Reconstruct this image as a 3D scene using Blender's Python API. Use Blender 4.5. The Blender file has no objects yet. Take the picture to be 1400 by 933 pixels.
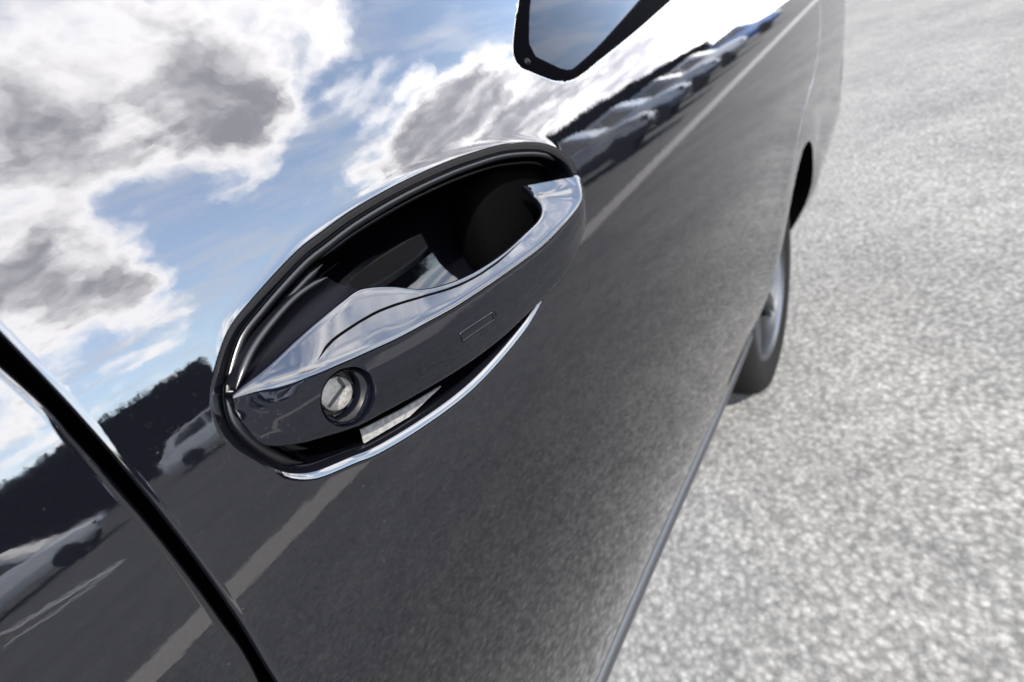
import bpy, bmesh, math, random
import numpy as np
from mathutils import Vector, Matrix, geometry, noise as mnoise
scene = bpy.context.scene
col = scene.collection

# ------------------------------------------------------------------ camera
RIM=[(0.0194,0.9008),(0.0172,0.9106),(0.0174,0.9214),(0.0212,0.9301),(0.0267,0.9363),(0.0381,0.9450),(0.0490,0.9491),(0.0630,0.9532),(0.0744,0.9559),(0.0844,0.9571),(0.0989,0.9586),(0.1166,0.9592),(0.1345,0.9590),(0.1539,0.9580),(0.1746,0.9561),(0.2034,0.9519),(0.2276,0.9452),(0.2432,0.9384),(0.2542,0.9296),(0.2600,0.9203),(0.2599,0.9109),(0.2533,0.9025),(0.2402,0.8939),(0.2244,0.8866),(0.2090,0.8814),(0.1930,0.8768),(0.1803,0.8733),(0.1669,0.8694),(0.1503,0.8666),(0.1236,0.8654),(0.0981,0.8667),(0.0722,0.8718),(0.0508,0.8781),(0.0405,0.8830),(0.0285,0.8888),(0.0223,0.8948)]
RAIL_A=[(0.0248,-0.0079,0.9319),(0.0321,-0.0067,0.9325),(0.0413,-0.0046,0.9329),(0.0516,-0.0023,0.9336),(0.0645,0.0003,0.9340),(0.0765,0.0026,0.9340),(0.0867,0.0043,0.9332),(0.0978,0.0022,0.9276),(0.1078,-0.0024,0.9201),(0.1213,-0.0043,0.9151),(0.1383,-0.0052,0.9116),(0.1598,-0.0049,0.9095),(0.1812,-0.0033,0.9091),(0.2008,-0.0028,0.9098),(0.2110,0.0002,0.9129),(0.2159,0.0052,0.9189),(0.2125,0.0081,0.9265)]
RAIL_B=[(0.0242,-0.0085,0.9314),(0.0308,-0.0095,0.9298),(0.0375,-0.0105,0.9273),(0.0435,-0.0115,0.9249),(0.0501,-0.0120,0.9223),(0.0570,-0.0120,0.9201),(0.0657,-0.0120,0.9177),(0.0787,-0.0120,0.9142),(0.0939,-0.0120,0.9111),(0.1112,-0.0120,0.9078),(0.1317,-0.0120,0.9052),(0.1558,-0.0120,0.9028),(0.1804,-0.0120,0.9008),(0.2057,-0.0120,0.9010),(0.2289,-0.0110,0.9022),(0.2449,-0.0090,0.9053),(0.2542,-0.0040,0.9150)]
RAIL_C=[(0.0227,-0.0075,0.9277),(0.0216,-0.0085,0.9219),(0.0218,-0.0095,0.9133),(0.0289,-0.0105,0.9064),(0.0377,-0.0110,0.9012),(0.0477,-0.0110,0.8959),(0.0601,-0.0110,0.8919),(0.0742,-0.0110,0.8876),(0.0904,-0.0110,0.8831),(0.1094,-0.0110,0.8788),(0.1323,-0.0110,0.8754),(0.1565,-0.0110,0.8739),(0.1803,-0.0110,0.8728),(0.2044,-0.0110,0.8746),(0.2253,-0.0100,0.8812),(0.2433,-0.0080,0.8905),(0.2590,-0.0030,0.9036)]
RAIL_G=[(0.0271,-0.0039,0.9319),(0.0302,-0.0027,0.9335),(0.0387,-0.0006,0.9381),(0.0488,0.0017,0.9412),(0.0605,0.0043,0.9434),(0.0700,0.0066,0.9435),(0.0780,0.0083,0.9427)]
WIN_OUT=[(0.2813,1.0161),(0.2696,1.0075),(0.2590,0.9990),(0.2520,0.9925),(0.2495,0.9881),(0.2513,0.9841),(0.2587,0.9797),(0.2688,0.9745),(0.2778,0.9703),(0.2872,0.9678),(0.2977,0.9659),(0.3143,0.9660),(0.3460,0.9690),(0.4284,0.9768),(0.5316,0.9883)]
WIN_IN=[(0.2945,1.0147),(0.2833,1.0052),(0.2730,0.9946),(0.2696,0.9902),(0.2713,0.9865),(0.2820,0.9805),(0.2908,0.9756),(0.2973,0.9729),(0.3061,0.9711),(0.3180,0.9720),(0.3647,0.9783),(0.4648,0.9957)]
WIN_BOLT=[(0.2595,0.9841)]
DOOR_R=[(-0.0016,0.9748),(-0.0034,0.9491),(-0.0063,0.9233),(-0.0102,0.8975),(-0.0151,0.8717),(-0.0211,0.8459)]
PANEL_L=[(-0.0059,0.9640),(-0.0074,0.9421),(-0.0098,0.9201),(-0.0130,0.8982),(-0.0170,0.8763),(-0.0219,0.8543)]
MIRRORED_LINE=[(0.0506,-0.0097,0.9252),(0.0523,-0.0090,0.9256),(0.0540,-0.0083,0.9259),(0.0558,-0.0076,0.9263),(0.0578,-0.0070,0.9265),(0.0602,-0.0064,0.9266),(0.0630,-0.0059,0.9265),(0.0663,-0.0054,0.9262),(0.0698,-0.0049,0.9258),(0.0733,-0.0044,0.9254),(0.0768,-0.0041,0.9249),(0.0804,-0.0038,0.9244),(0.0838,-0.0036,0.9237),(0.0869,-0.0036,0.9229),(0.0900,-0.0037,0.9221),(0.0933,-0.0039,0.9211),(0.0972,-0.0043,0.9199),(0.1019,-0.0048,0.9183),(0.1070,-0.0053,0.9167),(0.1122,-0.0059,0.9150),(0.1174,-0.0064,0.9134),(0.1225,-0.0069,0.9121),(0.1278,-0.0072,0.9109),(0.1331,-0.0074,0.9100),(0.1387,-0.0075,0.9092),(0.1449,-0.0074,0.9086),(0.1515,-0.0073,0.9080),(0.1583,-0.0069,0.9077),(0.1650,-0.0065,0.9075),(0.1716,-0.0060,0.9074),(0.1782,-0.0054,0.9074)]
LOCK=[(0.0515,-0.0115,0.9081)]
LOCKBARREL=[(0.0508,-0.0030,0.9082)]
MARK=[(0.1077,-0.0125,0.8961),(0.1068,-0.0125,0.8923),(0.1301,-0.0125,0.8884),(0.1301,-0.0125,0.8923)]
CUP_BLOCKER=[(0.2205,0.0250,0.9045)]
GROUND_REFL=[(0.0515,-0.0020,0.8890),(0.0496,-0.0020,0.8835),(0.0714,-0.0020,0.8771),(0.0928,-0.0020,0.8762),(0.0703,-0.0020,0.8824)]
CAM_LOC=(0.0, -0.155, 0.98)
CAM_M=[[0.537639, 0.589393, -0.60296], [-0.770629, 0.05329, -0.635053], [-0.342164, 0.806087, 0.482854]]
LENS=15.429

camd = bpy.data.cameras.new('camera')
camd.sensor_fit = 'HORIZONTAL'; camd.sensor_width = 36.0; camd.lens = LENS
camd.clip_start = 0.005; camd.clip_end = 2000
camd.dof.use_dof = True; camd.dof.focus_distance = 0.175; camd.dof.aperture_fstop = 8.5
cam = bpy.data.objects.new('camera', camd); col.objects.link(cam)
cam.matrix_world = Matrix.Translation(CAM_LOC) @ Matrix(CAM_M).to_4x4()
scene.camera = cam

# ------------------------------------------------------------------ exposure
vs = scene.view_settings
vs.view_transform = 'Standard'; vs.look = 'None'; vs.gamma = 1.0; vs.use_curve_mapping = False
vs.exposure = 3.75
scene.cycles.max_bounces = 10; scene.cycles.glossy_bounces = 6

# ------------------------------------------------------------------ sky with broken cloud
SUN_AZ, SUN_EL = math.radians(238), math.radians(48)      # azimuth of the sun, from +x towards +y
SUN_DIR = Vector((math.cos(SUN_AZ)*math.cos(SUN_EL), math.sin(SUN_AZ)*math.cos(SUN_EL), math.sin(SUN_EL)))
world = bpy.data.worlds.new('World'); scene.world = world; world.use_nodes = True
nt = world.node_tree; nt.nodes.clear(); N = nt.nodes; LK = nt.links
def nd(tree, kind, **kw):
    n = tree.nodes.new(kind)
    for k, v in kw.items(): setattr(n, k, v)
    return n
def mth(tree, op, a, b=None, c=None, clamp=False):
    n = tree.nodes.new('ShaderNodeMath'); n.operation = op; n.use_clamp = clamp
    for i, v in enumerate((a, b, c)):
        if v is None: continue
        if isinstance(v, (int, float)): n.inputs[i].default_value = v
        else: tree.links.new(v, n.inputs[i])
    return n.outputs[0]
def vmth(tree, op, a, b=None):
    n = tree.nodes.new('ShaderNodeVectorMath'); n.operation = op
    for i, v in enumerate((a, b)):
        if v is None: continue
        if isinstance(v, (tuple, list)): n.inputs[i].default_value = v
        else: tree.links.new(v, n.inputs[i])
    return n
def mrange(tree, v, a, b, c, d, mode='SMOOTHSTEP'):
    n = tree.nodes.new('ShaderNodeMapRange'); n.interpolation_type = mode
    tree.links.new(v, n.inputs[0])
    for i, q in enumerate((a, b, c, d)): n.inputs[i+1].default_value = q
    return n.outputs[0]
sky = nd(nt, 'ShaderNodeTexSky', sky_type='NISHITA', sun_disc=False, sun_elevation=SUN_EL,
         sun_rotation=math.pi/2 - SUN_AZ, altitude=50, air_density=1.0, dust_density=0.6, ozone_density=1.2)
tc = nd(nt, 'ShaderNodeTexCoord')
sep = nd(nt, 'ShaderNodeSeparateXYZ'); LK.new(tc.outputs['Generated'], sep.inputs[0])
zc = mth(nt, 'ADD', mth(nt, 'MAXIMUM', sep.outputs[2], 0.0), 0.16)
pl = nd(nt, 'ShaderNodeCombineXYZ')
LK.new(mth(nt, 'DIVIDE', sep.outputs[0], zc), pl.inputs[0]); LK.new(mth(nt, 'DIVIDE', sep.outputs[1], zc), pl.inputs[1])
def skynoise(vec, scale, detail, rough, dist=0.0, lac=2.0):
    n = nd(nt, 'ShaderNodeTexNoise'); n.inputs['Scale'].default_value = scale; n.inputs['Detail'].default_value = detail
    n.inputs['Roughness'].default_value = rough; n.inputs['Distortion'].default_value = dist; n.inputs['Lacunarity'].default_value = lac
    LK.new(vec, n.inputs['Vector']); return n
warp = skynoise(tc.outputs['Generated'], 7.0, 6, 0.6)
wv = vmth(nt, 'MULTIPLY', vmth(nt, 'SUBTRACT', warp.outputs['Color'], (.5, .5, .5)).outputs[0], (.16, .16, .12)).outputs[0]
wdir = vmth(nt, 'NORMALIZE', vmth(nt, 'ADD', tc.outputs['Generated'], wv).outputs[0]).outputs[0]
fbm = skynoise(pl.outputs[0], 2.1, 9, 0.6, 0.35).outputs['Fac']
dens = mth(nt, 'MULTIPLY_ADD', fbm, 2.6, -0.86)
# larger cloud banks and clear lanes: azimuth (from -y towards +x), elevation, radius in degrees, weight
BANKS = [(7,31,11,.62),(24,37,9,.34),(40,34,9,.42),(27,28,6.5,.36),(30,24,4.5,.25),(3,20,7,.36),(24,47,11,.34),(46,16,7.5,.45),(41,14,6,.4),(8,15,4,.3),(33,28,6,.3),(52,12,8,.45),(60,8,11,.55),(70,6,9,.6),
         (38,22,6.5,-.55),(27,17,6.5,-.5),(52,25,7,-.6),(60,24,7,-.5),(17,26,4.5,-.45),(15,15,5,-.4),(5,11,6,-.2),(20,11,7,-.35),(71,20,9,-.75),(66,25,8,-.5)]
for az, el, rad, w in BANKS:
    a, e = math.radians(az), math.radians(el)
    dp = vmth(nt, 'DOT_PRODUCT', wdir, (math.sin(a)*math.cos(e), -math.cos(a)*math.cos(e), math.sin(e))).outputs['Value']
    dens = mth(nt, 'ADD', dens, mrange(nt, dp, math.cos(math.radians(rad*1.45)), math.cos(math.radians(rad*.35)), 0, w*.8))
fine = skynoise(pl.outputs[0], 6.5, 8, 0.6, 0.6).outputs['Fac']
dens = mth(nt, 'ADD', dens, mth(nt, 'MULTIPLY_ADD', fine, .9, -.45))
cover = mrange(nt, dens, 0.26, 0.84, 0, 1)
thick = mrange(nt, dens, 0.74, 1.30, 0, 1)
edge = skynoise(pl.outputs[0], 5.0, 7, 0.62, 0.4).outputs['Fac']
ccol = nd(nt, 'ShaderNodeMix', data_type='RGBA'); LK.new(mth(nt, 'MULTIPLY', thick, mrange(nt, edge, .3, .6, .55, 1.0)), ccol.inputs[0])
ccol.inputs[6].default_value = (1.03, 1.01, 1.02, 1); ccol.inputs[7].default_value = (.30, .30, .335, 1)
skyc = vmth(nt, 'SCALE', sky.outputs[0]); skyc.inputs['Scale'].default_value = 0.125
# thin high cirrus, drawn out in streaks
cir = vmth(nt, 'MULTIPLY', pl.outputs[0], (1.1, 4.2, 1)).outputs[0]
cirrus = mth(nt, 'MULTIPLY_ADD', mrange(nt, skynoise(cir, 1.3, 8, .62, .5).outputs['Fac'], .40, .72, 0, 1), .55, .17)
veil = nd(nt, 'ShaderNodeMix', data_type='RGBA'); LK.new(cirrus, veil.inputs[0]); LK.new(skyc.outputs[0], veil.inputs[6])
veil.inputs[7].default_value = (.58, .60, .66, 1)
mix = nd(nt, 'ShaderNodeMix', data_type='RGBA')
LK.new(cover, mix.inputs[0]); LK.new(veil.outputs[2], mix.inputs[6]); LK.new(ccol.outputs[2], mix.inputs[7])
bg = nd(nt, 'ShaderNodeBackground'); bg.inputs[1].default_value = 1.0; LK.new(mix.outputs[2], bg.inputs[0])
wo = nd(nt, 'ShaderNodeOutputWorld'); LK.new(bg.outputs[0], wo.inputs[0])

sl = bpy.data.lights.new('sun', 'SUN'); sl.energy = 2.0; sl.angle = math.radians(0.6); sl.color = (1, .95, .88)
sun = bpy.data.objects.new('sun', sl); col.objects.link(sun)
sun.rotation_euler = (-SUN_DIR).to_track_quat('-Z', 'Y').to_euler()

# ------------------------------------------------------------------ materials
def material(name):
    m = bpy.data.materials.new(name); m.use_nodes = True
    t = m.node_tree; b = t.nodes['Principled BSDF']
    return m, t, b
def simple(name, c, rough=.5, metal=0., ior=1.5):
    m, t, b = material(name)
    b.inputs['Base Color'].default_value = (*c, 1); b.inputs['Roughness'].default_value = rough
    b.inputs['Metallic'].default_value = metal; b.inputs['IOR'].default_value = ior
    return m
def objcoord(t):
    return nd(t, 'ShaderNodeTexCoord').outputs['Object']
def tnoise(t, vec, scale, detail=4, rough=.5):
    n = nd(t, 'ShaderNodeTexNoise'); n.inputs['Scale'].default_value = scale
    n.inputs['Detail'].default_value = detail; n.inputs['Roughness'].default_value = rough
    t.links.new(vec, n.inputs['Vector']); return n.outputs['Fac']
def ramp(t, fac, stops):
    r = nd(t, 'ShaderNodeValToRGB'); t.links.new(fac, r.inputs[0])
    el = r.color_ramp.elements
    while len(el) < len(stops): el.new(.5)
    for e, (p, c) in zip(el, stops): e.position = p; e.color = (*c, 1)
    return r.outputs[0]

def paint(name, base, ior=1.70, rough=.018, dust=True):
    m, t, b = material(name); oc = objcoord(t)
    b.inputs['IOR'].default_value = ior
    # faint orange peel in the lacquer
    bp = nd(t, 'ShaderNodeBump'); bp.inputs['Strength'].default_value = .035; bp.inputs['Distance'].default_value = .0004
    t.links.new(tnoise(t, oc, 160, 2), bp.inputs['Height']); t.links.new(bp.outputs[0], b.inputs['Normal'])
    # a thin film of dust and a few specks
    v = nd(t, 'ShaderNodeTexVoronoi'); v.inputs['Scale'].default_value = 420; t.links.new(oc, v.inputs['Vector'])
    cell = nd(t, 'ShaderNodeSeparateColor'); t.links.new(v.outputs['Color'], cell.inputs[0])
    pick = mth(t, 'GREATER_THAN', cell.outputs[0], .975)
    dot = mth(t, 'LESS_THAN', v.outputs['Distance'], .13)
    speck = mth(t, 'MULTIPLY', pick, dot)
    v2 = nd(t, 'ShaderNodeTexVoronoi'); v2.inputs['Scale'].default_value = 1100; t.links.new(oc, v2.inputs['Vector'])
    c2 = nd(t, 'ShaderNodeSeparateColor'); t.links.new(v2.outputs['Color'], c2.inputs[0])
    patchy = mrange(t, tnoise(t, oc, 22, 3), .42, .66, .0, 1.0)
    dust2 = mth(t, 'MULTIPLY', mth(t, 'MULTIPLY', mth(t, 'GREATER_THAN', c2.outputs[1], .9), mth(t, 'LESS_THAN', v2.outputs['Distance'], .3)), patchy)
    film = nd(t, 'ShaderNodeMix', data_type='RGBA'); t.links.new(dust2, film.inputs[0])
    film.inputs[6].default_value = (*base, 1); film.inputs[7].default_value = (.0055, .0053, .005, 1)
    mx = nd(t, 'ShaderNodeMix', data_type='RGBA'); t.links.new(speck, mx.inputs[0])
    t.links.new(film.outputs[2], mx.inputs[6]); mx.inputs[7].default_value = (.010, .0095, .009, 1)
    t.links.new(mx.outputs[2], b.inputs['Base Color'])
    t.links.new(mrange(t, tnoise(t, oc, 30, 5, .6), .35, .75, rough, rough*1.8, 'LINEAR'), b.inputs['Roughness'])
    return m
M = {}
M['paint'] = paint('black_paint', (.0011, .0012, .0018))
M['handle_paint'] = paint('black_handle_paint', (.0009, .0011, .0020), ior=1.52)
M['cup_paint'] = paint('black_cup_paint', (.0006, .0006, .0010), ior=1.36, rough=.03)
M['seal'] = simple('black_rubber_seal', (.0018, .0018, .0022), .30, 0, 1.30)
M['plastic'] = simple('black_satin_plastic', (.0014, .0014, .0020), .18, 0, 1.30)
M['cap'] = simple('black_cap_base', (.0011, .0011, .0017), .42, 0, 1.10)
M['void'] = simple('inner_metal_and_painted_dark', (.0004, .0004, .0004), .8, 0, 1.05)
M['steel'] = simple('brushed_steel', (.50, .48, .45), .38, 1.0)
M['slot'] = simple('key_slot_dark', (.01, .01, .01), .5)
M['glass'] = simple('tinted_window_glass', (.0012, .0016, .0026), .01, 0, 1.17)
M['frit'] = simple('black_window_border', (.0003, .0003, .0005), .5, 0, 1.015)
M['sill'] = simple('grey_sill_trim', (.009, .0093, .0105), .36, 0, 1.42)
M['tyre'] = simple('tyre_rubber', (.0022, .0022, .0022), .8, 0, 1.15)
M['rim'] = simple('alloy_wheel', (.06, .062, .065), .35, 1.0)
M['pad'] = simple('ground_refl_speckle', (.085, .082, .08), .9)  # pale speckle painted as the ground's reflection in the cup

_t = M['pad'].node_tree; _b = _t.nodes['Principled BSDF']  # 'pad' is the painted ground reflection
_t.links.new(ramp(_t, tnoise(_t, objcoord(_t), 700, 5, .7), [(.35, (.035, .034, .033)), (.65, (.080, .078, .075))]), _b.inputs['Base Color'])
# steel with a fine scratched grain
_m, _t, _b = M['steel'], M['steel'].node_tree, M['steel'].node_tree.nodes['Principled BSDF']
_oc = objcoord(_t)
_t.links.new(ramp(_t, tnoise(_t, _oc, 900, 4, .7), [(.25, (.17, .158, .145)), (.75, (.30, .285, .26))]), _b.inputs['Base Color'])
_t.links.new(mrange(_t, tnoise(_t, _oc, 500, 3), .3, .7, .5, .75, 'LINEAR'), _b.inputs['Roughness'])

def asphalt():
    m, t, b = material('pale_asphalt'); oc = objcoord(t)
    big = tnoise(t, oc, 1.3, 4, .55)
    chip = tnoise(t, oc, 60, 5, .6)
    v = nd(t, 'ShaderNodeTexVoronoi'); v.inputs['Scale'].default_value = 85; t.links.new(oc, v.inputs['Vector'])
    hgt = mth(t, 'MULTIPLY_ADD', v.outputs['Distance'], -.5, mth(t, 'MULTIPLY', chip, 1.2))
    cc = ramp(t, hgt, [(.18, (.0350, .0347, .0338)), (.42, (.0520, .0515, .0502)), (.64, (.0700, .0693, .0675))])
    sc = nd(t, 'ShaderNodeSeparateColor'); t.links.new(v.outputs['Color'], sc.inputs[0])
    per = nd(t, 'ShaderNodeMix', data_type='RGBA', blend_type='MULTIPLY'); per.inputs[0].default_value = 1
    t.links.new(cc, per.inputs[6]); t.links.new(ramp(t, sc.outputs[0], [(.05, (.90, .90, .90)), (.9, (1.26, 1.26, 1.25))]), per.inputs[7])
    mid = nd(t, 'ShaderNodeMix', data_type='RGBA', blend_type='MULTIPLY'); mid.inputs[0].default_value = 1
    t.links.new(per.outputs[2], mid.inputs[6]); t.links.new(ramp(t, tnoise(t, oc, 9, 4, .6), [(.3, (.86, .86, .86)), (.7, (1.1, 1.1, 1.09))]), mid.inputs[7])
    mx = nd(t, 'ShaderNodeMix', data_type='RGBA', blend_type='MULTIPLY'); mx.inputs[0].default_value = 1
    t.links.new(mid.outputs[2], mx.inputs[6]); t.links.new(ramp(t, big, [(.3, (.78, .78, .78)), (.7, (1.03, 1.025, 1.01))]), mx.inputs[7])
    t.links.new(mx.outputs[2], b.inputs['Base Color'])
    bp = nd(t, 'ShaderNodeBump'); bp.inputs['Strength'].default_value = .5; bp.inputs['Distance'].default_value = .006
    t.links.new(hgt, bp.inputs['Height']); t.links.new(bp.outputs[0], b.inputs['Normal'])
    b.inputs['Roughness'].default_value = .9; b.inputs['IOR'].default_value = 1.03
    return m
M['asphalt'] = asphalt()
def roadpaint(name, c):
    m, t, b = material(name); oc = objcoord(t)
    n = tnoise(t, oc, 40, 5, .65)
    t.links.new(ramp(t, n, [(.35, tuple(q*.6 for q in c)), (.6, c)]), b.inputs['Base Color'])
    b.inputs['Roughness'].default_value = .8
    return m
M['kerb'] = roadpaint('concrete_channel', (.074, .065, .055))
M['line'] = roadpaint('worn_white_line', (.17, .17, .165))
M['leaf'] = simple('woodland_leaves', (.0042, .0048, .0050), .8, 0, 1.03)

# ------------------------------------------------------------------ helpers
def link(name, me, mat, parent=None):
    o = bpy.data.objects.new(name, me); col.objects.link(o)
    if mat is not None: me.materials.append(mat)
    if parent is not None: o.parent = parent
    return o
def mesh_np(name, verts, faces, mat, parent=None, smooth=True, normals=None, angle=None):
    me = bpy.data.meshes.new(name)
    me.from_pydata([tuple(map(float, v)) for v in verts], [], [tuple(map(int, f)) for f in faces])
    me.update()
    if smooth: me.shade_smooth()
    if angle is not None: me.set_sharp_from_angle(angle=math.radians(angle))
    if normals is not None: me.normals_split_custom_set_from_vertices([tuple(map(float, n)) for n in normals])
    return link(name, me, mat, parent)
def tag(o, label, cat, group=None):
    o['label'] = label; o['category'] = cat
    if group: o['group'] = group
def structure(o): o['kind'] = 'structure'
def empty(name, loc=(0, 0, 0), rz=0):
    o = bpy.data.objects.new(name, None); col.objects.link(o); o.location = loc; o.rotation_euler = (0, 0, rz)
    o.empty_display_size = .1
    return o
def bm_obj(name, bm, mat, parent=None, smooth=True, angle=35):
    bmesh.ops.recalc_face_normals(bm, faces=bm.faces[:])
    me = bpy.data.meshes.new(name); bm.to_mesh(me); bm.free()
    if smooth: me.shade_smooth(); me.set_sharp_from_angle(angle=math.radians(angle))
    return link(name, me, mat, parent)
def smooth_curve(P, per=6, closed=False):
    """Catmull-Rom through points"""
    P = np.array(P, float); n = len(P); out = []
    rng = range(n) if closed else range(n-1)
    for i in rng:
        if closed: p0, p1, p2, p3 = P[(i-1) % n], P[i], P[(i+1) % n], P[(i+2) % n]
        else: p0, p1, p2, p3 = P[max(i-1, 0)], P[i], P[i+1], P[min(i+2, n-1)]
        for k in range(per):
            t = k/per
            out.append(.5*((2*p1)+(-p0+p2)*t+(2*p0-5*p1+4*p2-p3)*t*t+(-p0+3*p1-3*p2+p3)*t**3))
    if not closed: out.append(P[-1])
    return np.array(out)
def resample(P, step, closed=False):
    P = np.array(P, float)
    if closed: P = np.vstack([P, P[:1]])
    s = np.concatenate([[0], np.cumsum(np.linalg.norm(np.diff(P, axis=0), axis=1))])
    n = max(int(round(s[-1]/step)), 3)
    q = np.linspace(0, s[-1], n+1)
    if closed: q = q[:-1]
    return np.stack([np.interp(q, s, P[:, k]) for k in range(P.shape[1])], 1)
def inside(pts, poly):
    x, z = pts[:, 0], pts[:, 1]; r = np.zeros(len(pts), bool)
    a = np.array(poly); b = np.roll(a, -1, axis=0)
    for (x1, z1), (x2, z2) in zip(a, b):
        if z1 == z2: continue
        c = ((z1 > z) != (z2 > z)) & (x < (x2-x1)*(z-z1)/(z2-z1)+x1)
        r ^= c
    return r
def polydist(pts, poly):
    a = np.array(poly); b = np.roll(a, -1, axis=0); best = np.full(len(pts), 1e9); dirv = np.zeros((len(pts), 2))
    for p, q in zip(a, b):
        d = q-p; L2 = max(d@d, 1e-14); t = np.clip(((pts-p)@d)/L2, 0, 1); c = p+t[:, None]*d
        v = pts-c; dd = np.hypot(v[:, 0], v[:, 1]); m = dd < best
        best[m] = dd[m]; dirv[m] = v[m]
    return best, dirv/np.maximum(best, 1e-9)[:, None]
def inward(poly, into):
    """unit normals at the vertices of a closed loop, pointing to the side `into` (+1 interior of the loop, -1 outside)"""
    a = np.array(poly); t = np.roll(a, -1, axis=0)-np.roll(a, 1, axis=0)
    n = np.stack([-t[:, 1], t[:, 0]], 1); n /= np.maximum(np.linalg.norm(n, axis=1), 1e-9)[:, None]
    area = .5*np.sum(a[:, 0]*np.roll(a[:, 1], -1)-np.roll(a[:, 0], -1)*a[:, 1])
    return n*(1 if area > 0 else -1)*into

# ------------------------------------------------------------------ the car's side: tilt of the skin against height
TZ=[0.20,0.34,0.42,0.50,0.60,0.70,0.80,0.87,0.93,0.98,1.03,1.08,1.14,1.25,1.60]
TT=[-36.,-27.,-22.,-17.5,-12.5,-5.5,2.8,8.0,9.6,11.5,14.,17.0,20.,24.,30.]
_z=np.linspace(0.2,1.6,1401)
_t=np.interp(_z,TZ,TT)
_k=np.exp(-np.linspace(-2,2,81)**2);_k/=_k.sum()
_t=np.convolve(np.pad(_t,40,mode='edge'),_k,mode='valid')
_y=np.concatenate([[0],np.cumsum(np.tan(np.radians((_t[1:]+_t[:-1])/2))*0.001)])
_y-=np.interp(0.92,_z,_y)
def sstep(a,b,x):
    u=np.clip((x-a)/(b-a),0,1); return u*u*(3-2*u)
def S0(x,z):
    x=np.asarray(x,float); z=np.asarray(z,float)
    y=np.interp(z,_z,_y)
    y=y-0.034*sstep(-0.05,0.95,x)*(1-sstep(0.40,0.75,z))   # lower body swells out towards the wheel
    y=y-0.035*sstep(1.35,1.6,x)*(1-sstep(0.35,0.6,z))
    rho=np.hypot(x-1.17,z-0.315)
    y=y-0.004*np.exp(-((rho-0.35)/0.075)**2)*sstep(0.36,0.5,z)   # flared wheel arch
    y=y+0.012*np.clip(-x,0,2)**2
    return y

def Sgrad(x, z):
    e = 1.5e-3
    return (S0(x+e, z)-S0(x-e, z))/(2*e), (S0(x, z+e)-S0(x, z-e))/(2*e)

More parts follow.
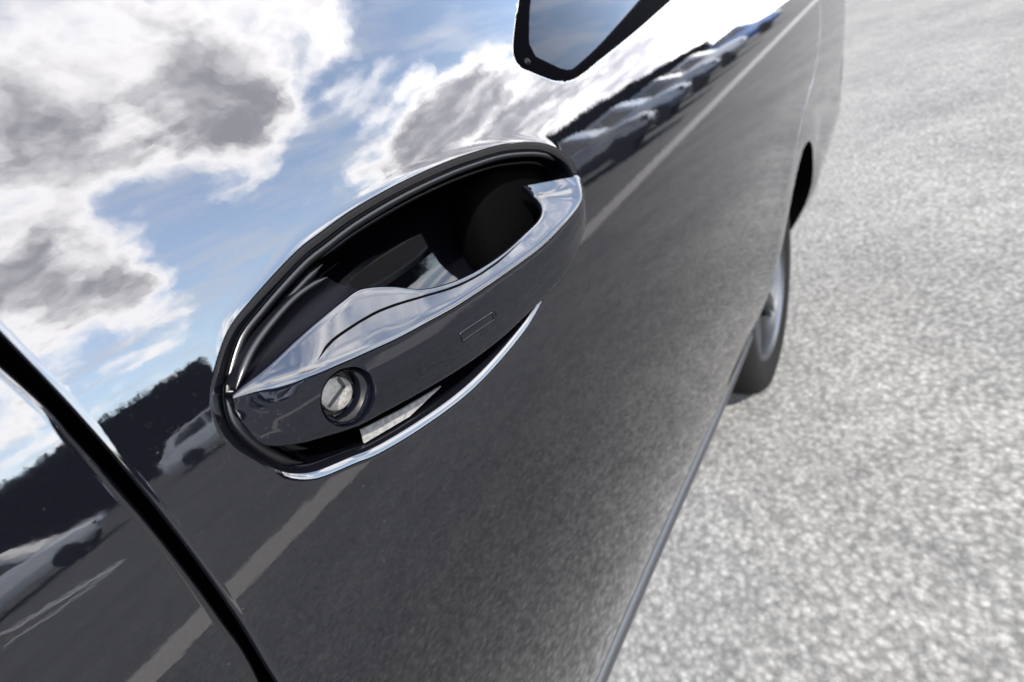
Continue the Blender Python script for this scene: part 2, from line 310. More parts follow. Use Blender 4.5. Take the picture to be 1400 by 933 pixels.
def panel(name, outer, holes, mat, parent, fine=None, r_out=.003, r_hole=.006, soft=(.0, .02), depth=.022, coarse=.018, off=0., flange=True, rh=None, tilt=(0., 0.)):
    """sheet-metal panel in the car side: rolled edges, flanges, exact normals"""
    loops = [(np.array(outer), 1, r_out, 0.)] + [(np.array(h), -1, (rh[i] if rh else r_hole), (soft[0] if i == 0 else 0.)) for i, h in enumerate(holes)]
    pts = []; edges = []; nin = []
    for poly, into, r, sa in loops:
        b0 = len(pts); n = len(poly); pts += [tuple(p) for p in poly]; nin += list(inward(poly, into))
        edges += [(b0+i, b0+(i+1) % n) for i in range(n)]
    nb = len(pts)
    extra = []
    for poly, into, r, sa in loops:
        nn = inward(poly, into)
        for f in (.04, .1, .18, .28, .4, .55, .7, .85, 1.0) + ((.94, 1.03, 1.12, 1.25, 1.45, 1.8) if sa != 0 else ()):
            extra.append(poly+nn*r*f)
    x0, z0 = np.min(outer, axis=0); x1, z1 = np.max(outer, axis=0)
    gx, gz = np.meshgrid(np.arange(x0, x1, coarse), np.arange(z0, z1, coarse)); g = np.stack([gx.ravel(), gz.ravel()], 1)
    if fine is not None:
        fx0, fx1, fz0, fz1, fs = fine
        m = (g[:, 0] > fx0) & (g[:, 0] < fx1) & (g[:, 1] > fz0) & (g[:, 1] < fz1); g = g[~m]
        gx, gz = np.meshgrid(np.arange(fx0, fx1, fs), np.arange(fz0, fz1, fs)); g = np.vstack([g, np.stack([gx.ravel(), gz.ravel()], 1)])
    cand = np.vstack(extra+[g])
    keep = inside(cand, outer)
    for h in holes: keep &= ~inside(cand, h)
    kind = np.concatenate([np.zeros(sum(len(e) for e in extra), bool), np.ones(len(g), bool)])
    for poly, into, r, sa in loops:
        d, _ = polydist(cand, poly); keep &= d > np.where(kind, r*1.25, r*.03)
    cand = cand[keep]
    allp = pts+[tuple(p) for p in cand]
    res = geometry.delaunay_2d_cdt([Vector(p) for p in allp], edges, [], 0, 1e-7)
    V = np.array([tuple(v) for v in res[0]]); F = np.array(res[2]); orig = res[3]
    cen = V[F].mean(axis=1); ok = inside(cen, outer)
    for h in holes: ok &= ~inside(cen, h)
    F = F[ok]
    y = S0(V[:, 0], V[:, 1])+off+tilt[1]*(V[:, 1]-tilt[0]); gx, gz = Sgrad(V[:, 0], V[:, 1]); gz = gz+tilt[1]
    bnd = np.full(len(V), -1)
    for i, o in enumerate(orig):
        for k in o:
            if k < nb: bnd[i] = k
    nin = np.array(nin); start = 0
    for poly, into, r, sa in loops:
        d, dv = polydist(V, poly); mine = (bnd >= start) & (bnd < start+len(poly))
        dv[mine] = nin[bnd[mine]]; d[mine] = 0
        dd = np.clip(d, .012*r, r); yy = r-np.sqrt(np.maximum(r*r-(r-dd)**2, 0)); sl_ = np.where(d < r, -(r-dd)/np.sqrt(np.maximum(r*r-(r-dd)**2, 1e-12)), 0)
        y = y+np.where(d < r, yy, 0)
        if sa != 0:
            w = soft[1]; u = np.clip((d-r)/w, 0, 1); k_ = np.clip((dv[:, 1]-.7)/.3, 0, 1); y = y+k_*sa*(1-u)**3; sl_ = sl_+k_*np.where((d < r+w) & (d > r*.97), -3*sa/w*(1-u)**2, 0)
        gx = gx+sl_*dv[:, 0]; gz = gz+sl_*dv[:, 1]
        start += len(poly)
    nr = np.stack([gx, -np.ones(len(V)), gz], 1); nr /= np.linalg.norm(nr, axis=1)[:, None]
    P3 = np.stack([V[:, 0], y, V[:, 1]], 1)
    a, b, c = P3[F[:, 0]], P3[F[:, 1]], P3[F[:, 2]]
    flip = np.cross(b-a, c-a)[:, 1] > 0
    F[flip] = F[flip][:, ::-1]
    verts = list(P3); norms = list(nr); faces = [tuple(f) for f in F]; n_skin = len(faces)
    loops3 = []
    start = 0
    for poly, into, r, sa in loops:
        idx = {}
        for i in range(len(V)):
            if start <= bnd[i] < start+len(poly): idx[bnd[i]-start] = i
        n = len(poly); ring = [P3[idx[k]] if k in idx else np.array([poly[k][0], S0(*poly[k])+off+r, poly[k][1]]) for k in range(n)]
        loops3.append(np.array(ring))
        if flange:
            b0 = len(verts); nn = -inward(poly, into)
            for dy in (0, depth):
                for k in range(n):
                    verts.append(ring[k]+np.array([0, dy, 0])); norms.append(np.array([nn[k][0], 0, nn[k][1]]))
            for k in range(n):
                q = (b0+k, b0+(k+1) % n, b0+n+(k+1) % n, b0+n+k)
                fn = np.cross(verts[q[1]]-verts[q[0]], verts[q[2]]-verts[q[0]])
                if fn@norms[q[0]] < 0: q = q[::-1]
                faces.append(q)
        start += len(poly)
    o = mesh_np(name, verts, faces, mat, parent, True, norms)
    o.data.materials.append(M['void'])  # flange faces blackened so the panel gaps look shaded
    mi = np.zeros(len(faces), np.int32); mi[n_skin:] = 1; o.data.polygons.foreach_set('material_index', mi)
    return o, loops3

def sweep(name, path, rw, rh, mat, parent, closed=False, seg=10, upv=(0, -1, 0), taper=True):
    """flattened bead along a 3-D path; rw across, rh along upv"""
    P = np.array(path); n = len(P)
    T = np.gradient(P, axis=0) if not closed else (np.roll(P, -1, 0)-np.roll(P, 1, 0))
    T /= np.maximum(np.linalg.norm(T, axis=1), 1e-9)[:, None]
    U = np.tile(np.array(upv, float), (n, 1)); U -= T*np.sum(T*U, 1)[:, None]; U /= np.linalg.norm(U, axis=1)[:, None]
    W = np.cross(T, U); verts = []; faces = []
    for i in range(n):
        s = 1.0
        if taper and not closed: s = min(1, (min(i, n-1-i)+.35)/4)
        for k in range(seg):
            a = 2*math.pi*k/seg; verts.append(P[i]+s*(W[i]*rw*math.cos(a)+U[i]*rh*math.sin(a)))
    m = n if closed else n-1
    for i in range(m):
        j = (i+1) % n
        for k in range(seg):
            l = (k+1) % seg; faces.append((i*seg+k, i*seg+l, j*seg+l, j*seg+k))
    if not closed: faces += [tuple(range(seg))[::-1], tuple((n-1)*seg+k for k in range(seg))]
    bm = bmesh.new(); vs_ = [bm.verts.new(tuple(v)) for v in verts]
    for f in faces: bm.faces.new([vs_[q] for q in f])
    return bm_obj(name, bm, mat, parent, True, 60)

# ------------------------------------------------------------------ ground
bm = bmesh.new()
for x, y in ((-300, -300), (300, -300), (300, 300), (-300, 300)): bm.verts.new((x, y, 0))
bm.faces.new(bm.verts[:])
g = bm_obj('ground', bm, M['asphalt'], None, False); structure(g)
def strip(name, pts, mat, z0):
    bm = bmesh.new(); f = bm.faces.new([bm.verts.new((x, y, z0)) for x, y in pts])
    bmesh.ops.subdivide_edges(bm, edges=[e for e in bm.edges if e.calc_length() > 5], cuts=20)
    o = bm_obj(name, bm, mat, None, False); structure(o); return o
strip('drainage_channel', [(-30, -3.13), (60, -3.13), (60, -2.68), (-30, -2.68)], M['kerb'], .004)
def painted_line(a, b, w):
    a, b = Vector(a), Vector(b); d = (b-a).normalized(); n_ = Vector((-d.y, d.x))*w/2
    return strip('bay_marking', [tuple(a-n_), tuple(b-n_), tuple(b+n_), tuple(a+n_)], M['line'], .004)
painted_line((-1.05, -8.4), (-3.6, -13.2), .12)
painted_line((-1.2, -8.3), (-2.7, -9.9), .10)

# ------------------------------------------------------------------ the car
car = empty('car', (0, 0, 0))
tag(car, 'black glossy car seen close along its side, with recessed door handle', 'car')

WX, WZ, WR = 1.17, .315, .315        # wheel centre and radius
# door outline
rear_edge = [(.004, 1.46), (.004, 1.20), (.003, 1.05)] + DOOR_R + [(-.030, .80), (-.036, .72), (-.040, .62), (-.040, .52), (-.034, .44), (-.030, .428)]
bottom = [(.2, .426), (.45, .426), (.70, .428), (.80, .434)]
front_edge = [(.832, .455), (.862, .52), (.915, .59), (1.00, .652), (1.10, .698), (1.22, .728), (1.36, .748), (1.47, .795), (1.555, .86), (1.585, .93), (1.60, 1.05), (1.56, 1.25), (1.46, 1.46)]
w_out = resample(smooth_curve(np.vstack([np.array(WIN_OUT), np.array([(.75, 1.013), (1.0, 1.04), (1.28, 1.08), (1.38, 1.15), (1.36, 1.26), (1.26, 1.36), (1.1, 1.40), (.92, 1.41), (.80, 1.395), (.70, 1.35), (.58, 1.27), (.48, 1.19), (.40, 1.12), (.335, 1.062)])]), 8, True), .004, True)
w_in = resample(smooth_curve(np.vstack([np.array(WIN_IN), np.array([(.56, 1.013), (.75, 1.038), (1.0, 1.066), (1.24, 1.10), (1.34, 1.16), (1.32, 1.25), (1.23, 1.335), (1.1, 1.375), (.93, 1.385), (.82, 1.37), (.73, 1.33), (.61, 1.25), (.51, 1.175), (.425, 1.113), (.352, 1.060)])]), 6, True), .008, True)
rear_s = resample(smooth_curve(rear_edge, 10), .0025)
bot_s = resample(np.array([rear_edge[-1]]+bottom+[front_edge[0]]), .02)[1:-1]
fr_s = resample(smooth_curve(front_edge, 6), .012)
top_s = resample(np.array([front_edge[-1], rear_edge[0]]), .03)[1:-1]
door_outline = np.vstack([rear_s, bot_s, fr_s, top_s])
rim = resample(smooth_curve(RIM, 8, True), .0022, True)
hole = rim+inward(rim, 1)*.0040
door, loops3 = panel('door_panel', door_outline, [hole, w_out], M['paint'], car, fine=(-.05, .36, .82, 1.06, .005),
                     r_out=.0022, rh=(.0054, .0014), soft=(-.00020, .0042), coarse=.016)
cup_ring = loops3[1]

# pillar panel behind the door gap
left_edge = [(-.006, 1.46), (-.006, 1.20), (-.007, 1.05)] + PANEL_L + [(-.040, .80), (-.046, .72), (-.050, .62), (-.050, .52), (-.046, .30)]
le = resample(smooth_curve(left_edge, 10), .0025)
pil = np.vstack([le, np.array([(-.4, .30), (-.75, .30)]), np.array([(-.75, .7), (-.75, 1.1), (-.75, 1.46)]), np.array([(-.4, 1.46)])])
panel('side_panel', pil, [], M['paint'], car, fine=(-.3, .02, .8, 1.06, .008), r_out=.0022, coarse=.03)

# quarter panel over the wheel
fe = fr_s+inward(door_outline, -1)[len(rear_s)+len(bot_s):len(rear_s)+len(bot_s)+len(fr_s)]*.0035
arch = [(WX+.324*math.cos(a), WZ+.324*math.sin(a)) for a in np.radians(np.linspace(-8, 172, 60))]
q_out = np.vstack([fe[::-1], np.array([(.838, .40)]), np.array(arch[::-1]), np.array([(1.54, .25), (1.9, .25), (2.18, .30), (2.25, .45), (2.27, .7), (2.26, .95), (2.15, 1.2), (1.95, 1.46)])])
panel('quarter_panel', q_out, [], M['paint'], car, r_out=.0008, coarse=.022, depth=.05)

# inner structure behind the gaps
def inner_shell():
    xs = np.arange(-.74, 1.9, .03); zs = np.arange(.44, 1.44, .03); verts = []; faces = []
    for x in xs:
        for z in zs: verts.append((x, float(S0(x, z))+.062, z))
    nz = len(zs)
    for i in range(len(xs)-1):
        for j in range(nz-1):
            cx_, cz_ = xs[i]+.015, zs[j]+.015
            if math.hypot(cx_-WX, cz_-WZ) < .39: continue
            faces.append((i*nz+j, (i+1)*nz+j, (i+1)*nz+j+1, i*nz+j+1))
    mesh_np('inner_shell', verts, faces, M['void'], car)
inner_shell()
# rubber weather strip in the door gap
gp = resample(smooth_curve([((a[0]+b[0])/2, (a[1]+b[1])/2) for a, b in zip(resample(rear_s, .02)[:50], resample(le, .02)[:50])], 2), .01)
sweep('door_seal', [(p[0], float(S0(p[0], p[1]))+.034, p[1]) for p in gp], .0075, .006, M['void'], car)

# sill trim under the door
def sill():
    xs = np.arange(-.75, .82, .025); rows = []
    for x in xs:
        y0 = float(np.interp(x, [-.75, .13, .28, .56, .75, .88], SILL_Y))
        sec = [(y0+.030, .418), (y0+.022, .417), (y0+.008, .409), (y0+.002, .404), (y0, .399), (y0+.001, .390), (y0+.012, .37), (y0+.04, .33), (y0+.09, .27), (y0+.12, .25)]
        rows.append([(x, a, b) for a, b in sec])
    nv = len(rows[0]); verts = [v for r in rows for v in r]; faces = []
    for i in range(len(rows)-1):
        for j in range(nv-1): faces.append((i*nv+j, i*nv+j+1, (i+1)*nv+j+1, (i+1)*nv+j))
    faces.append(tuple(range(nv))[::-1]); faces.append(tuple((len(rows)-1)*nv+j for j in range(nv)))
    mesh_np('sill_trim', verts, faces, M['sill'], car, True, None, 50)
SILL_Y = [.064, .057, .051, .038, .033, .032]
sill()

# ---- window: flush tinted glass with a black border
fr, _ = panel('window_border', w_out-inward(w_out, 1)*.001, [w_in], M['frit'], car, r_out=.001, rh=(.0015,), coarse=.03, off=.0004, depth=.006)
gl, _ = panel('glass', w_in-inward(w_in, 1)*.004, [], M['glass'], fr, r_out=.001, coarse=.03, off=.0020, depth=.004, tilt=(.97, .17))
bx_, bz_ = WIN_BOLT[0]
bm = bmesh.new(); bmesh.ops.create_uvsphere(bm, u_segments=16, v_segments=8, radius=.0028)
bolt = bm_obj('bolt', bm, M['cap'], fr); bolt.location = (bx_, float(S0(bx_, bz_))+.0015, bz_)

# ---- cup behind the handle
def cup():
    ring = cup_ring; n = len(ring); c = np.array([.132, 0, .912]); verts = []; faces = []
    # bring the centre line of the elongated cup: each rim point shrinks towards its nearest point on the spine
    spine = np.stack([np.clip(ring[:, 0], .075, .215), np.zeros(n), np.full(n, .912)], 1)
    A_ = np.radians([0, 6, 13, 21, 30, 40, 50, 60, 70, 78, 84, 88, 90])
    for a in A_:
        s = math.cos(a)**.55; dpt = .046*math.sin(a)
        for k in range(n):
            p = ring[k]; q = spine[k]+s*(p-spine[k]); verts.append((q[0], p[1]*s+.006*(1-s)+dpt, q[2]))
    for i in range(len(A_)-1):
        for k in range(n):
            l = (k+1) % n; faces.append((i*n+k, i*n+l, (i+1)*n+l, (i+1)*n+k))
    bm = bmesh.new(); vv = [bm.verts.new(v) for v in verts]
    for f in faces: bm.faces.new([vv[q] for q in f])
    bmesh.ops.remove_doubles(bm, verts=bm.verts[:], dist=2e-5)
    return bm_obj('handle_cup', bm, M['cup_paint'], car, True, 80)
cupo = cup()
# sealing beads round the upper and rear rim of the cup
n_r = len(cup_ring)
i_low = int(np.argmin(np.abs(cup_ring[:, 0]-.022)+np.abs(cup_ring[:, 2]-.893)*1.0))
i_front = int(np.argmin(np.abs(cup_ring[:, 0]-.252)+np.abs(cup_ring[:, 2]-.930)))
i_mid = int(np.argmin(np.abs(cup_ring[:, 0]-.083)+np.abs(cup_ring[:, 2]-.955)))
def arc(i, j):
    # walk the rim over the rear and upper side
    step = 1 if (cup_ring[(i+5) % n_r][2] > cup_ring[i][2]) else -1
    out = []; k = i
    while k != j: out.append(cup_ring[k]); k = (k+step) % n_r
    return np.array(out)
up_arc = arc(i_low, i_front); rear_arc = arc(i_low, i_mid)
def inset(P, d, dy):
    c2 = np.stack([np.clip(P[:, 0], .085, .205), P[:, 1], np.full(len(P), .912)], 1); v = c2-P; v[:, 1] = 0
    v /= np.linalg.norm(v, axis=1)[:, None]; q = P+v*d; q[:, 1] += dy; return q
sweep('rim_seal', inset(up_arc, .0010, -.0004), .0017, .0018, M['seal'], cupo)
sweep('inner_rim_seal', inset(rear_arc, .0060, .0025), .0020, .0026, M['seal'], cupo)
sweep('upper_rim_seal', inset(arc(i_mid, i_front), .0046, .006), .0012, .0016, M['plastic'], cupo)

# ---- handle
handle = empty('door_handle'); handle.parent = car
RA, RB, RC = (smooth_curve(r, 6) for r in (RAIL_A, RAIL_B, RAIL_C))
def fillet(poly, radii, seg=5, sub=5, crown=None):
    n = len(poly); out = []
    ent = []
    for i in range(n):
        p0, p, p1 = poly[i-1], poly[i], poly[(i+1) % n]
        d0 = p0-p; d1 = p1-p; l0 = np.linalg.norm(d0); l1 = np.linalg.norm(d1)
        r = min(radii[i], .42*l0, .42*l1)
        ent.append((p+d0/max(l0, 1e-9)*r, p, p+d1/max(l1, 1e-9)*r))
    for i in range(n):
        a, p, b = ent[i]
        for k in range(seg+1):
            t = k/seg; out.append((1-t)**2*a+2*t*(1-t)*p+t*t*b)
        nx = ent[(i+1) % n][0]
        for k in range(1, sub):
            t = k/sub; q = b+(nx-b)*t
            if crown is not None and crown[i] is not None: q = q+crown[i]*4*t*(1-t)
            out.append(q)
    return out
def handle_body():
    secs = []; m = len(RA)
    for i in range(m):
        s = i/(m-1); a, b, c_ = RA[i], RB[i], RC[i]
        e_r = min(1, s/.12); e_f = min(1, (1-s)/.10); e = max(min(e_r, e_f), .0)
        deep = .010*e+.0035
        rear = 1-sstep(.30, .50, s)
        d_ = np.array([c_[0]+.001, max(c_[1]+deep, .004*e), c_[2]+.004*e]); f_ = np.array([a[0], max(a[1]+.003, .003)+.010*rear*e, a[2]-.005*e-.001])
        h = np.linalg.norm(b-c_)
        c1 = c_+(b-c_)*.20+np.array([0, -.0006*e, 0])
        ya = np.array([0, -.0010, -.0010])*e
        secs.append(fillet([a, b, c1, c_, d_, f_], [.0022, .0030, .0022, .0028, .003, .003], 5, 5,
                           [ya*-.6, np.array([0, -.0008*(h/.03)**2, 0]), None, None, None, None]))
    n = len(secs[0]); verts = [p for s_ in secs for p in s_]; bm = bmesh.new(); vv = [bm.verts.new(tuple(p)) for p in verts]
    for i in range(m-1):
        for k in range(n):
            l = (k+1) % n; bm.faces.new([vv[i*n+k], vv[i*n+l], vv[(i+1)*n+l], vv[(i+1)*n+k]])
    for base in (0, (m-1)*n):
        bm.faces.new([vv[base+k] for k in range(n)])
    bmesh.ops.recalc_face_normals(bm, faces=bm.faces[:])
    me = bpy.data.meshes.new('grip'); bm.to_mesh(me); bm.free()
    return me
grip_me = handle_body()
# conical lock recess cut into the rear end of the handle
LX, LY, LZ = LOCK[0]
def lathe(prof, seg=48, axis_y=True):
    """prof: list of (radius, y) ; revolved about the y axis"""
    bm = bmesh.new(); rings = []
    for r, y in prof:
        rings.append([bm.verts.new((r*math.cos(2*math.pi*k/seg), y, r*math.sin(2*math.pi*k/seg))) for k in range(seg)])
    for i in range(len(rings)-1):
        for k in range(seg):
            l = (k+1) % seg; bm.faces.new([rings[i][k], rings[i][l], rings[i+1][l], rings[i+1][k]])
    return bm, rings
bm, rg = lathe([(.0118, -.006), (.0108, .0), (.0098, .006), (.0092, .0125)])
bm.faces.new(rg[0]); bm.faces.new(rg[-1]); bmesh.ops.recalc_face_normals(bm, faces=bm.faces[:])
cme = bpy.data.meshes.new('cut'); bm.to_mesh(cme); bm.free()
cut = bpy.data.objects.new('cut', cme); col.objects.link(cut); cut.location = (LX, LY, LZ)
tmp = bpy.data.objects.new('grip_tmp', grip_me); col.objects.link(tmp)
md = tmp.modifiers.new('b', 'BOOLEAN'); md.object = cut; md.operation = 'DIFFERENCE'; md.solver = 'EXACT'
dg = bpy.context.evaluated_depsgraph_get(); dg.update()
final = bpy.data.meshes.new_from_object(tmp.evaluated_get(dg))
bpy.data.objects.remove(tmp); bpy.data.objects.remove(cut); final.name = 'grip'
final.shade_smooth(); final.set_sharp_from_angle(angle=math.radians(38))
final.materials.clear(); link('grip', final, M['handle_paint'], handle)
# dark mirrored line on the handle's top, built as a thin bead
sweep('mirrored_line', MIRRORED_LINE, .00055, .00035, M['void'], handle, upv=(0, -.7, .7))
# base of the rear cap, between the handle's top ridge and the seal
ga = RA[:37]; gg = resample(smooth_curve(RAIL_G, 6), .0018); gg = np.stack([np.interp(np.linspace(0, 1, 37), np.linspace(0, 1, len(gg)), gg[:, k]) for k in range(3)], 1)
verts = []; faces = []
for i in range(37):
    for k in range(7):
        t = k/6; p = (ga[i]+np.array([0, .0008, -.0012]))*(1-t)+gg[i]*t; p = p+np.array([0, .0025*math.sin(math.pi*t), -.001*math.sin(math.pi*t)])
        verts.append(p)
    verts.append(gg[i]+np.array([0, .012, .001]))
for i in range(36):
    for k in range(7): faces.append((i*8+k, (i+1)*8+k, (i+1)*8+k+1, i*8+k+1))
mesh_np('cap_base', verts, faces, M['cap'], handle, True, None, 50)
sweep('cap_seal', gg+np.array([0, -.0006, 0]), .0012, .0014, M['seal'], handle)
# lock rim, barrel, key slot
bm, rg = lathe([(.0098, .0032), (.0100, .0024), (.0094, .0020), (.0090, .0028), (.0082, .0110), (.0062, .0112)])
o = bm_obj('lock_collar', bm, M['handle_paint'], handle, True, 40); o.location = (LX, LY-.0012+.0005, LZ)
bm, rg = lathe([(.0065, .014), (.0065, .0088), (.0062, .0083), (.0052, .0080), (.0030, .0079), (.0002, .0079)])
bm.faces.new(rg[-1])
lk = bm_obj('lock_cylinder', bm, M['steel'], handle, True, 40); lk.location = (LX, LY, LZ)
def slot_bar(x0, z0, x1, z1, w):
    bm = bmesh.new(); d = Vector((x1-x0, 0, z1-z0)); L_ = d.length; d.normalize(); n_ = Vector((-d.z, 0, d.x))*w/2
    q = [Vector((x0, 0, z0))-n_, Vector((x1, 0, z1))-n_, Vector((x1, 0, z1))+n_, Vector((x0, 0, z0))+n_]
    lo = [bm.verts.new((v.x, -.00030, v.z)) for v in q]; hi = [bm.verts.new((v.x, .0004, v.z)) for v in q]
    bm.faces.new(lo); bm.faces.new(hi[::-1])
    for k in range(4): bm.faces.new([lo[k], lo[(k+1) % 4], hi[(k+1) % 4], hi[k]])
    o = bm_obj('key_slot', bm, M['slot'], handle, False); o.location = (LX, LY+.0079, LZ)
slot_bar(-.0052, -.0016, .0036, .0008, .0013); slot_bar(.0036, .0004, .0034, .0046, .0013)

# dark block added at the grip's front to hide the cup's sky reflection
bm = bmesh.new(); bmesh.ops.create_icosphere(bm, subdivisions=4, radius=1)
for v in bm.verts:
    p = v.co.copy()
    for k in range(3): p[k] = math.copysign(abs(p[k])**.72, p[k])
    v.co = (CUP_BLOCKER[0][0]+p.x*.040+.006*p.z, .036+p.y*.020, CUP_BLOCKER[0][2]+.004+p.z*.036)
bm_obj('cup_front_blocker', bm, M['void'], handle, True, 80)

# added pale plate, coloured as sunlit ground reflected under the handle
pad = np.array(GROUND_REFL); bm = bmesh.new()
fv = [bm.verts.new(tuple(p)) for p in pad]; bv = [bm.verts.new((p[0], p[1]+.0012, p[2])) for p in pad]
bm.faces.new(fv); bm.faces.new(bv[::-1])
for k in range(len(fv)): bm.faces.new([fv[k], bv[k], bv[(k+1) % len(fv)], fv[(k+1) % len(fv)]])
bm_obj('ground_refl_patch', bm, M['pad'], handle, False)

# touch mark on the handle face
def face_y(x, z):
    # outer face of the grip at (x, z)
    i = int(np.argmin(np.abs(RB[:, 0]-x))); b, c_ = RB[i], RC[i]; t = np.clip((b[2]-z)/max(b[2]-c_[2], 1e-6), 0, 1)
    return b[1]+(c_[1]-b[1])*t-.0012*4*t*(1-t)*.9
mk = np.array(MARK)
def mark():
    p = [mk[0], mk[1], mk[2], mk[3]]
    path = []
    for i in range(4):
        a, b = p[i], p[(i+1) % 4]
        for t in np.linspace(0, 1, 12, endpoint=False):
            q = a+(b-a)*t; path.append((q[0], face_y(q[0], q[2])-.0001, q[2]))
    sweep('touch_mark', path, .00045, .00035, M['plastic'], handle, True, 8)
    path = []
    for t in np.linspace(0, 1, 8):
        q = p[2]+(p[3]-p[2])*t+np.array([.0022, 0, .0003]); path.append((q[0], face_y(q[0], q[2])-.0001, q[2]))
    sweep('touch_mark', path, .0006, .0004, M['plastic'], handle, False, 8)
mark()

# ------------------------------------------------------------------ wheel
wheel = empty('wheel', (WX, .150, WZ)); wheel.parent = car
def lathe_y(name, prof, mat, parent, seg=72, closed=False, angle=40):
    bm, rg = lathe(prof, seg)
    if closed:
        for k in range(seg):
            l = (k+1) % seg; bm.faces.new([rg[-1][k], rg[-1][l], rg[0][l], rg[0][k]])
    return bm_obj(name, bm, mat, parent, True, angle)
lathe_y('tyre', [(.215, -.080), (.235, -.090), (.270, -.094), (.295, -.088), (.308, -.074), (.3135, -.05), (.315, 0), (.3135, .06), (.300, .09), (.26, .1), (.215, .085)], M['tyre'], wheel, closed=True)
lathe_y('rim', [(.222, -.082), (.214, -.086), (.205, -.078), (.198, -.03), (.196, .07), (.205, .085)], M['rim'], wheel)
def spoke(a):
    bm = bmesh.new(); secs = []
    for r, w, y, th in ((.03, .030, -.050, .03), (.08, .026, -.060, .028), (.14, .022, -.068, .024), (.205, .028, -.072, .02)):
        pts = [(-w, y+th), (-w, y+.006), (-w*.6, y), (w*.6, y), (w, y+.006), (w, y+th)]
        secs.append([bm.verts.new((math.cos(a)*r-math.sin(a)*u, yy, math.sin(a)*r+math.cos(a)*u)) for u, yy in pts])
    for i in range(3):
        for k in range(6):
            l = (k+1) % 6; bm.faces.new([secs[i][k], secs[i][l], secs[i+1][l], secs[i+1][k]])
    bm.faces.new(secs[0]); bm.faces.new(secs[-1][::-1])
    bm_obj('spoke', bm, M['rim'], wheel, True, 30)
for k in range(5): spoke(2*math.pi*k/5+.3)
bm, rg = lathe([(.060, -.02), (.060, -.055), (.052, -.064), (.030, -.070), (.001, -.072)], 40); bm.faces.new(rg[-1])
bm_obj('hub_cap', bm, M['rim'], wheel, True, 40)
# arch liner
bm = bmesh.new(); ra = []
for a in np.radians(np.linspace(12, 170, 50)):
    ra.append((bm.verts.new((WX+.335*math.cos(a), .055, WZ+.335*math.sin(a))), bm.verts.new((WX+.335*math.cos(a), .34, WZ+.335*math.sin(a)))))
for i in range(49): bm.faces.new([ra[i][0], ra[i+1][0], ra[i+1][1], ra[i][1]])
bm_obj('arch_liner', bm, M['void'], car)
bm = bmesh.new(); rr = [bm.verts.new((WX+.37*math.cos(a), .33, WZ+.38*math.sin(a))) for a in np.radians(np.linspace(0, 360, 40, endpoint=False))]
bm.faces.new(rr); bm_obj('inner_arch_panel', bm, M['void'], car, False)

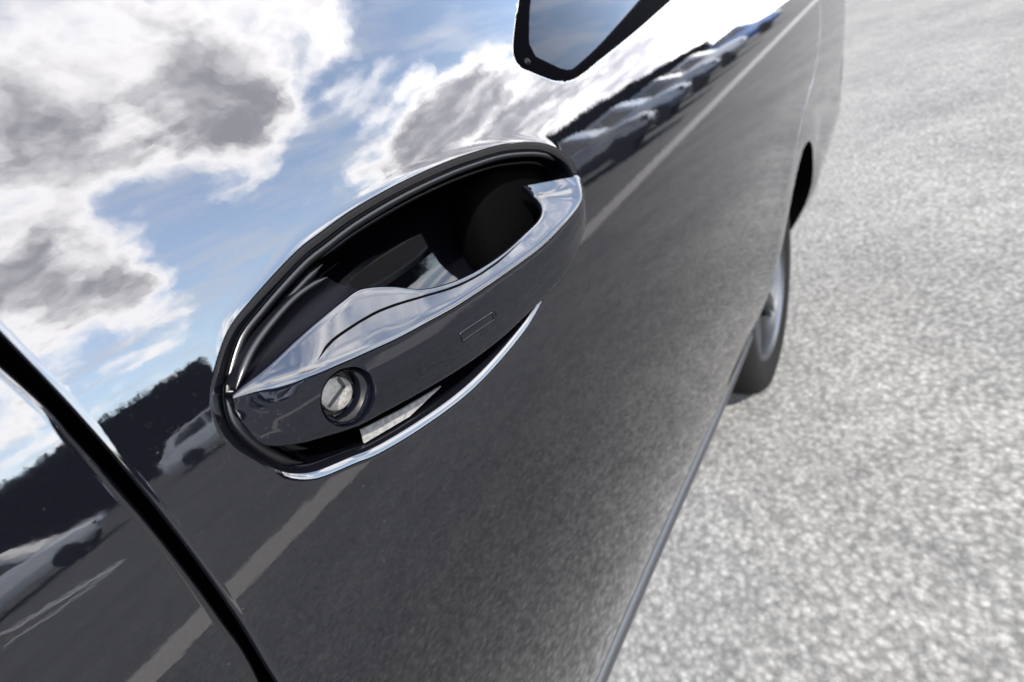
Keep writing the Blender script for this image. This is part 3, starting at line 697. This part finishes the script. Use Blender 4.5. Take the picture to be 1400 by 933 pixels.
# ------------------------------------------------------------------ what the paint reflects: parked cars and a wood
CARW = simple('wheel_dark', (.004, .004, .004), .7, 0, 1.2)
CGLASS = simple('parked_car_glass', (.004, .005, .006), .05, 0, 1.5)
def parked_car(paint_rgb, label, loc, rz, group='cars parked across the car park', kind=0):
    root = empty('parked_car', loc, rz); tag(root, label, 'car', group)
    pm = simple('parked_car_paint', paint_rgb, .12, 0, 1.7)
    L_ = 4.3; W_ = .88
    # lower body: stations along x with half width and height
    st = [(-2.15, .55, .45, .80), (-2.05, .78, .30, .92), (-1.5, .87, .26, .98), (-.6, .90, .24, .96), (.5, .90, .24, .95), (1.0, .88, .25, .92), (1.7, .84, .27, .80), (2.05, .72, .32, .68), (2.15, .5, .40, .58)]
    bm = bmesh.new(); secs = []
    for x, w, zl, zh in st:
        secs.append([bm.verts.new(p) for p in ((x, -w*.92, zl), (x, -w, zl+.14), (x, -w*.98, zh-.12), (x, -w*.86, zh), (x, w*.86, zh), (x, w*.98, zh-.12), (x, w, zl+.14), (x, w*.92, zl))])
    for i in range(len(secs)-1):
        for k in range(8):
            l = (k+1) % 8; bm.faces.new([secs[i][k], secs[i][l], secs[i+1][l], secs[i+1][k]])
    bm.faces.new(secs[0]); bm.faces.new(secs[-1][::-1])
    bm_obj('body', bm, pm, root, True, 50)
    rear = -1.75 if kind else -1.55
    bm = bmesh.new(); lo = [(rear-.15, .76), (.95, .76)]; hi = [(rear+.15, .60), (.15, .60)]
    zr = 1.47
    b_ = [bm.verts.new(p) for p in ((rear-.15, -.78, .93), (1.0, -.78, .90), (1.0, .78, .90), (rear-.15, .78, .93))]
    t_ = [bm.verts.new(p) for p in ((rear+.25, -.60, zr-.05), (.10, -.60, zr), (.10, .60, zr), (rear+.25, .60, zr-.05))]
    bm.faces.new(t_)
    for k in range(4): bm.faces.new([b_[k], b_[(k+1) % 4], t_[(k+1) % 4], t_[k]])
    bmesh.ops.bevel(bm, geom=bm.edges[:], offset=.05, segments=2, affect='EDGES')
    bm_obj('cabin', bm, pm, root, True, 50)
    # windows proud of the cabin by 6 mm
    def quad(name, a, b, c_, d_, push):
        bm = bmesh.new(); n_ = (Vector(b)-Vector(a)).cross(Vector(d_)-Vector(a)).normalized()*push
        v1 = [bm.verts.new(Vector(p)+n_) for p in (a, b, c_, d_)]; v0 = [bm.verts.new(Vector(p)-n_*.5) for p in (a, b, c_, d_)]
        bm.faces.new(v1); bm.faces.new(v0[::-1])
        for k in range(4): bm.faces.new([v1[k], v0[k], v0[(k+1) % 4], v1[(k+1) % 4]])
        bm_obj(name, bm, CGLASS, root, False)
    for s in (-1, 1):
        quad('side_window', (-1.5, s*.762, .98), (-.45, s*.762, .97), (-.45, s*.638, 1.36), (-1.22, s*.638, 1.34), .008*-s*-1 if s < 0 else -.008)
        quad('side_window', (-.38, s*.762, .97), (.74, s*.762, .96), (.10, s*.638, 1.36), (-.38, s*.638, 1.36), .008*-s*-1 if s < 0 else -.008)
    quad('windscreen', (.945, -.70, .95), (.945, .70, .95), (.17, .55, 1.43), (.17, -.55, 1.43), .01)
    quad('rear_window', (rear-.10, .68, .98), (rear-.10, -.68, .98), (rear+.2, -.54, 1.37), (rear+.2, .54, 1.37), .01)
    for x in (-1.32, 1.32):
        for s in (-1, 1):
            bm, rg = lathe([(.31, -.1), (.31, .1), (.2, .11), (.001, .11)] if s > 0 else [(.31, .1), (.31, -.1), (.2, -.11), (.001, -.11)], 28)
            o = bm_obj('wheel', bm, CARW, root, True, 40); o.location = (x, s*.80, .31)
    for s in (-1, 1):
        bm = bmesh.new(); bmesh.ops.create_cube(bm, size=1, matrix=Matrix.Translation((2.07, s*.55, .62)) @ Matrix.Diagonal((.1, .28, .12, 1)))
        bm_obj('headlight', bm, CGLASS, root, False)
    return root
parked_car((.34, .345, .35), 'silver parked car mirrored in the panel behind the door gap', (-3.7, -17.5, 0), .18)
parked_car((.32, .32, .33), 'pale parked car mirrored beside the rear end of the handle', (2.2, -18, 0), .08, kind=1)
parked_car((.006, .007, .010), 'dark parked car mirrored just ahead of the handle, first of the row', (10.8, -6.6, 0), 1.35)
parked_car((.03, .04, .058), 'slate blue parked car mirrored second in the row ahead of the handle', (14.6, -6.9, 0), 1.42, kind=1)
parked_car((.010, .016, .03), 'navy parked car mirrored third in the row ahead of the handle', (18.9, -7.1, 0), 1.40)
parked_car((.10, .105, .115), 'light grey parked car mirrored fourth in the row ahead of the handle', (23.8, -7.2, 0), 1.45, kind=1)
parked_car((.012, .03, .085), 'bright blue parked car mirrored at the far end of the row', (33.0, -7.3, 0), 1.5)

def woodland():
    rnd = random.Random(5); verts = []; faces = []
    path = [(-140, -30), (-70, -46), (0, -48), (50, -46), (90, -44), (140, -48), (220, -60)]
    P = resample(np.array(path), .8)
    for p in P:
        top = 7.0+.5*mnoise.noise(Vector((p[0]*.09, p[1]*.09, 0)))+.35*mnoise.noise(Vector((p[0]*.3, 0, 3)))
        for k in range(130):
            z = rnd.uniform(0, 1)**.8*top; x = p[0]+rnd.uniform(-1, 1); y = p[1]+rnd.uniform(-2, 2)*(1-.5*z/top)
            s = rnd.uniform(.25, .5)*(1-.5*(z/top)**3); a = Vector((rnd.gauss(0, 1), rnd.gauss(0, 1), rnd.gauss(0, 1))).normalized()
            b = a.orthogonal().normalized(); c_ = a.cross(b); o = len(verts)
            for u, v in ((-1, -.5), (1, -.5), (.6, .7), (-.6, .7)): verts.append((x+s*(b.x*u+c_.x*v), y+s*(b.y*u+c_.y*v), max(0, z+s*(b.z*u+c_.z*v))))
            faces.append((o, o+1, o+2, o+3))
    # dense dark heart of the wood
    Q = resample(np.array(path), .9); b0 = len(verts)
    for q in Q:
        tp = 6.7+.5*mnoise.noise(Vector((q[0]*.09, q[1]*.09, 0)))+.25*mnoise.noise(Vector((q[0]*.5, 0, 3)))+rnd.uniform(-.12, .12)
        for dy, z in ((.8, 0), (.5, tp), (-.5, tp), (-.8, 0)): verts.append((q[0], q[1]+dy, z))
    for i in range(len(Q)-1):
        for k in range(3): faces.append((b0+i*4+k, b0+i*4+k+1, b0+i*4+k+5, b0+i*4+k+4))
    me = bpy.data.meshes.new('woodland'); me.from_pydata(verts, [], faces); me.update()
    o = link('woodland', me, M['leaf']); o['kind'] = 'stuff'
    o['label'] = 'dark line of trees mirrored along the car side'; o['category'] = 'woodland'
woodland()
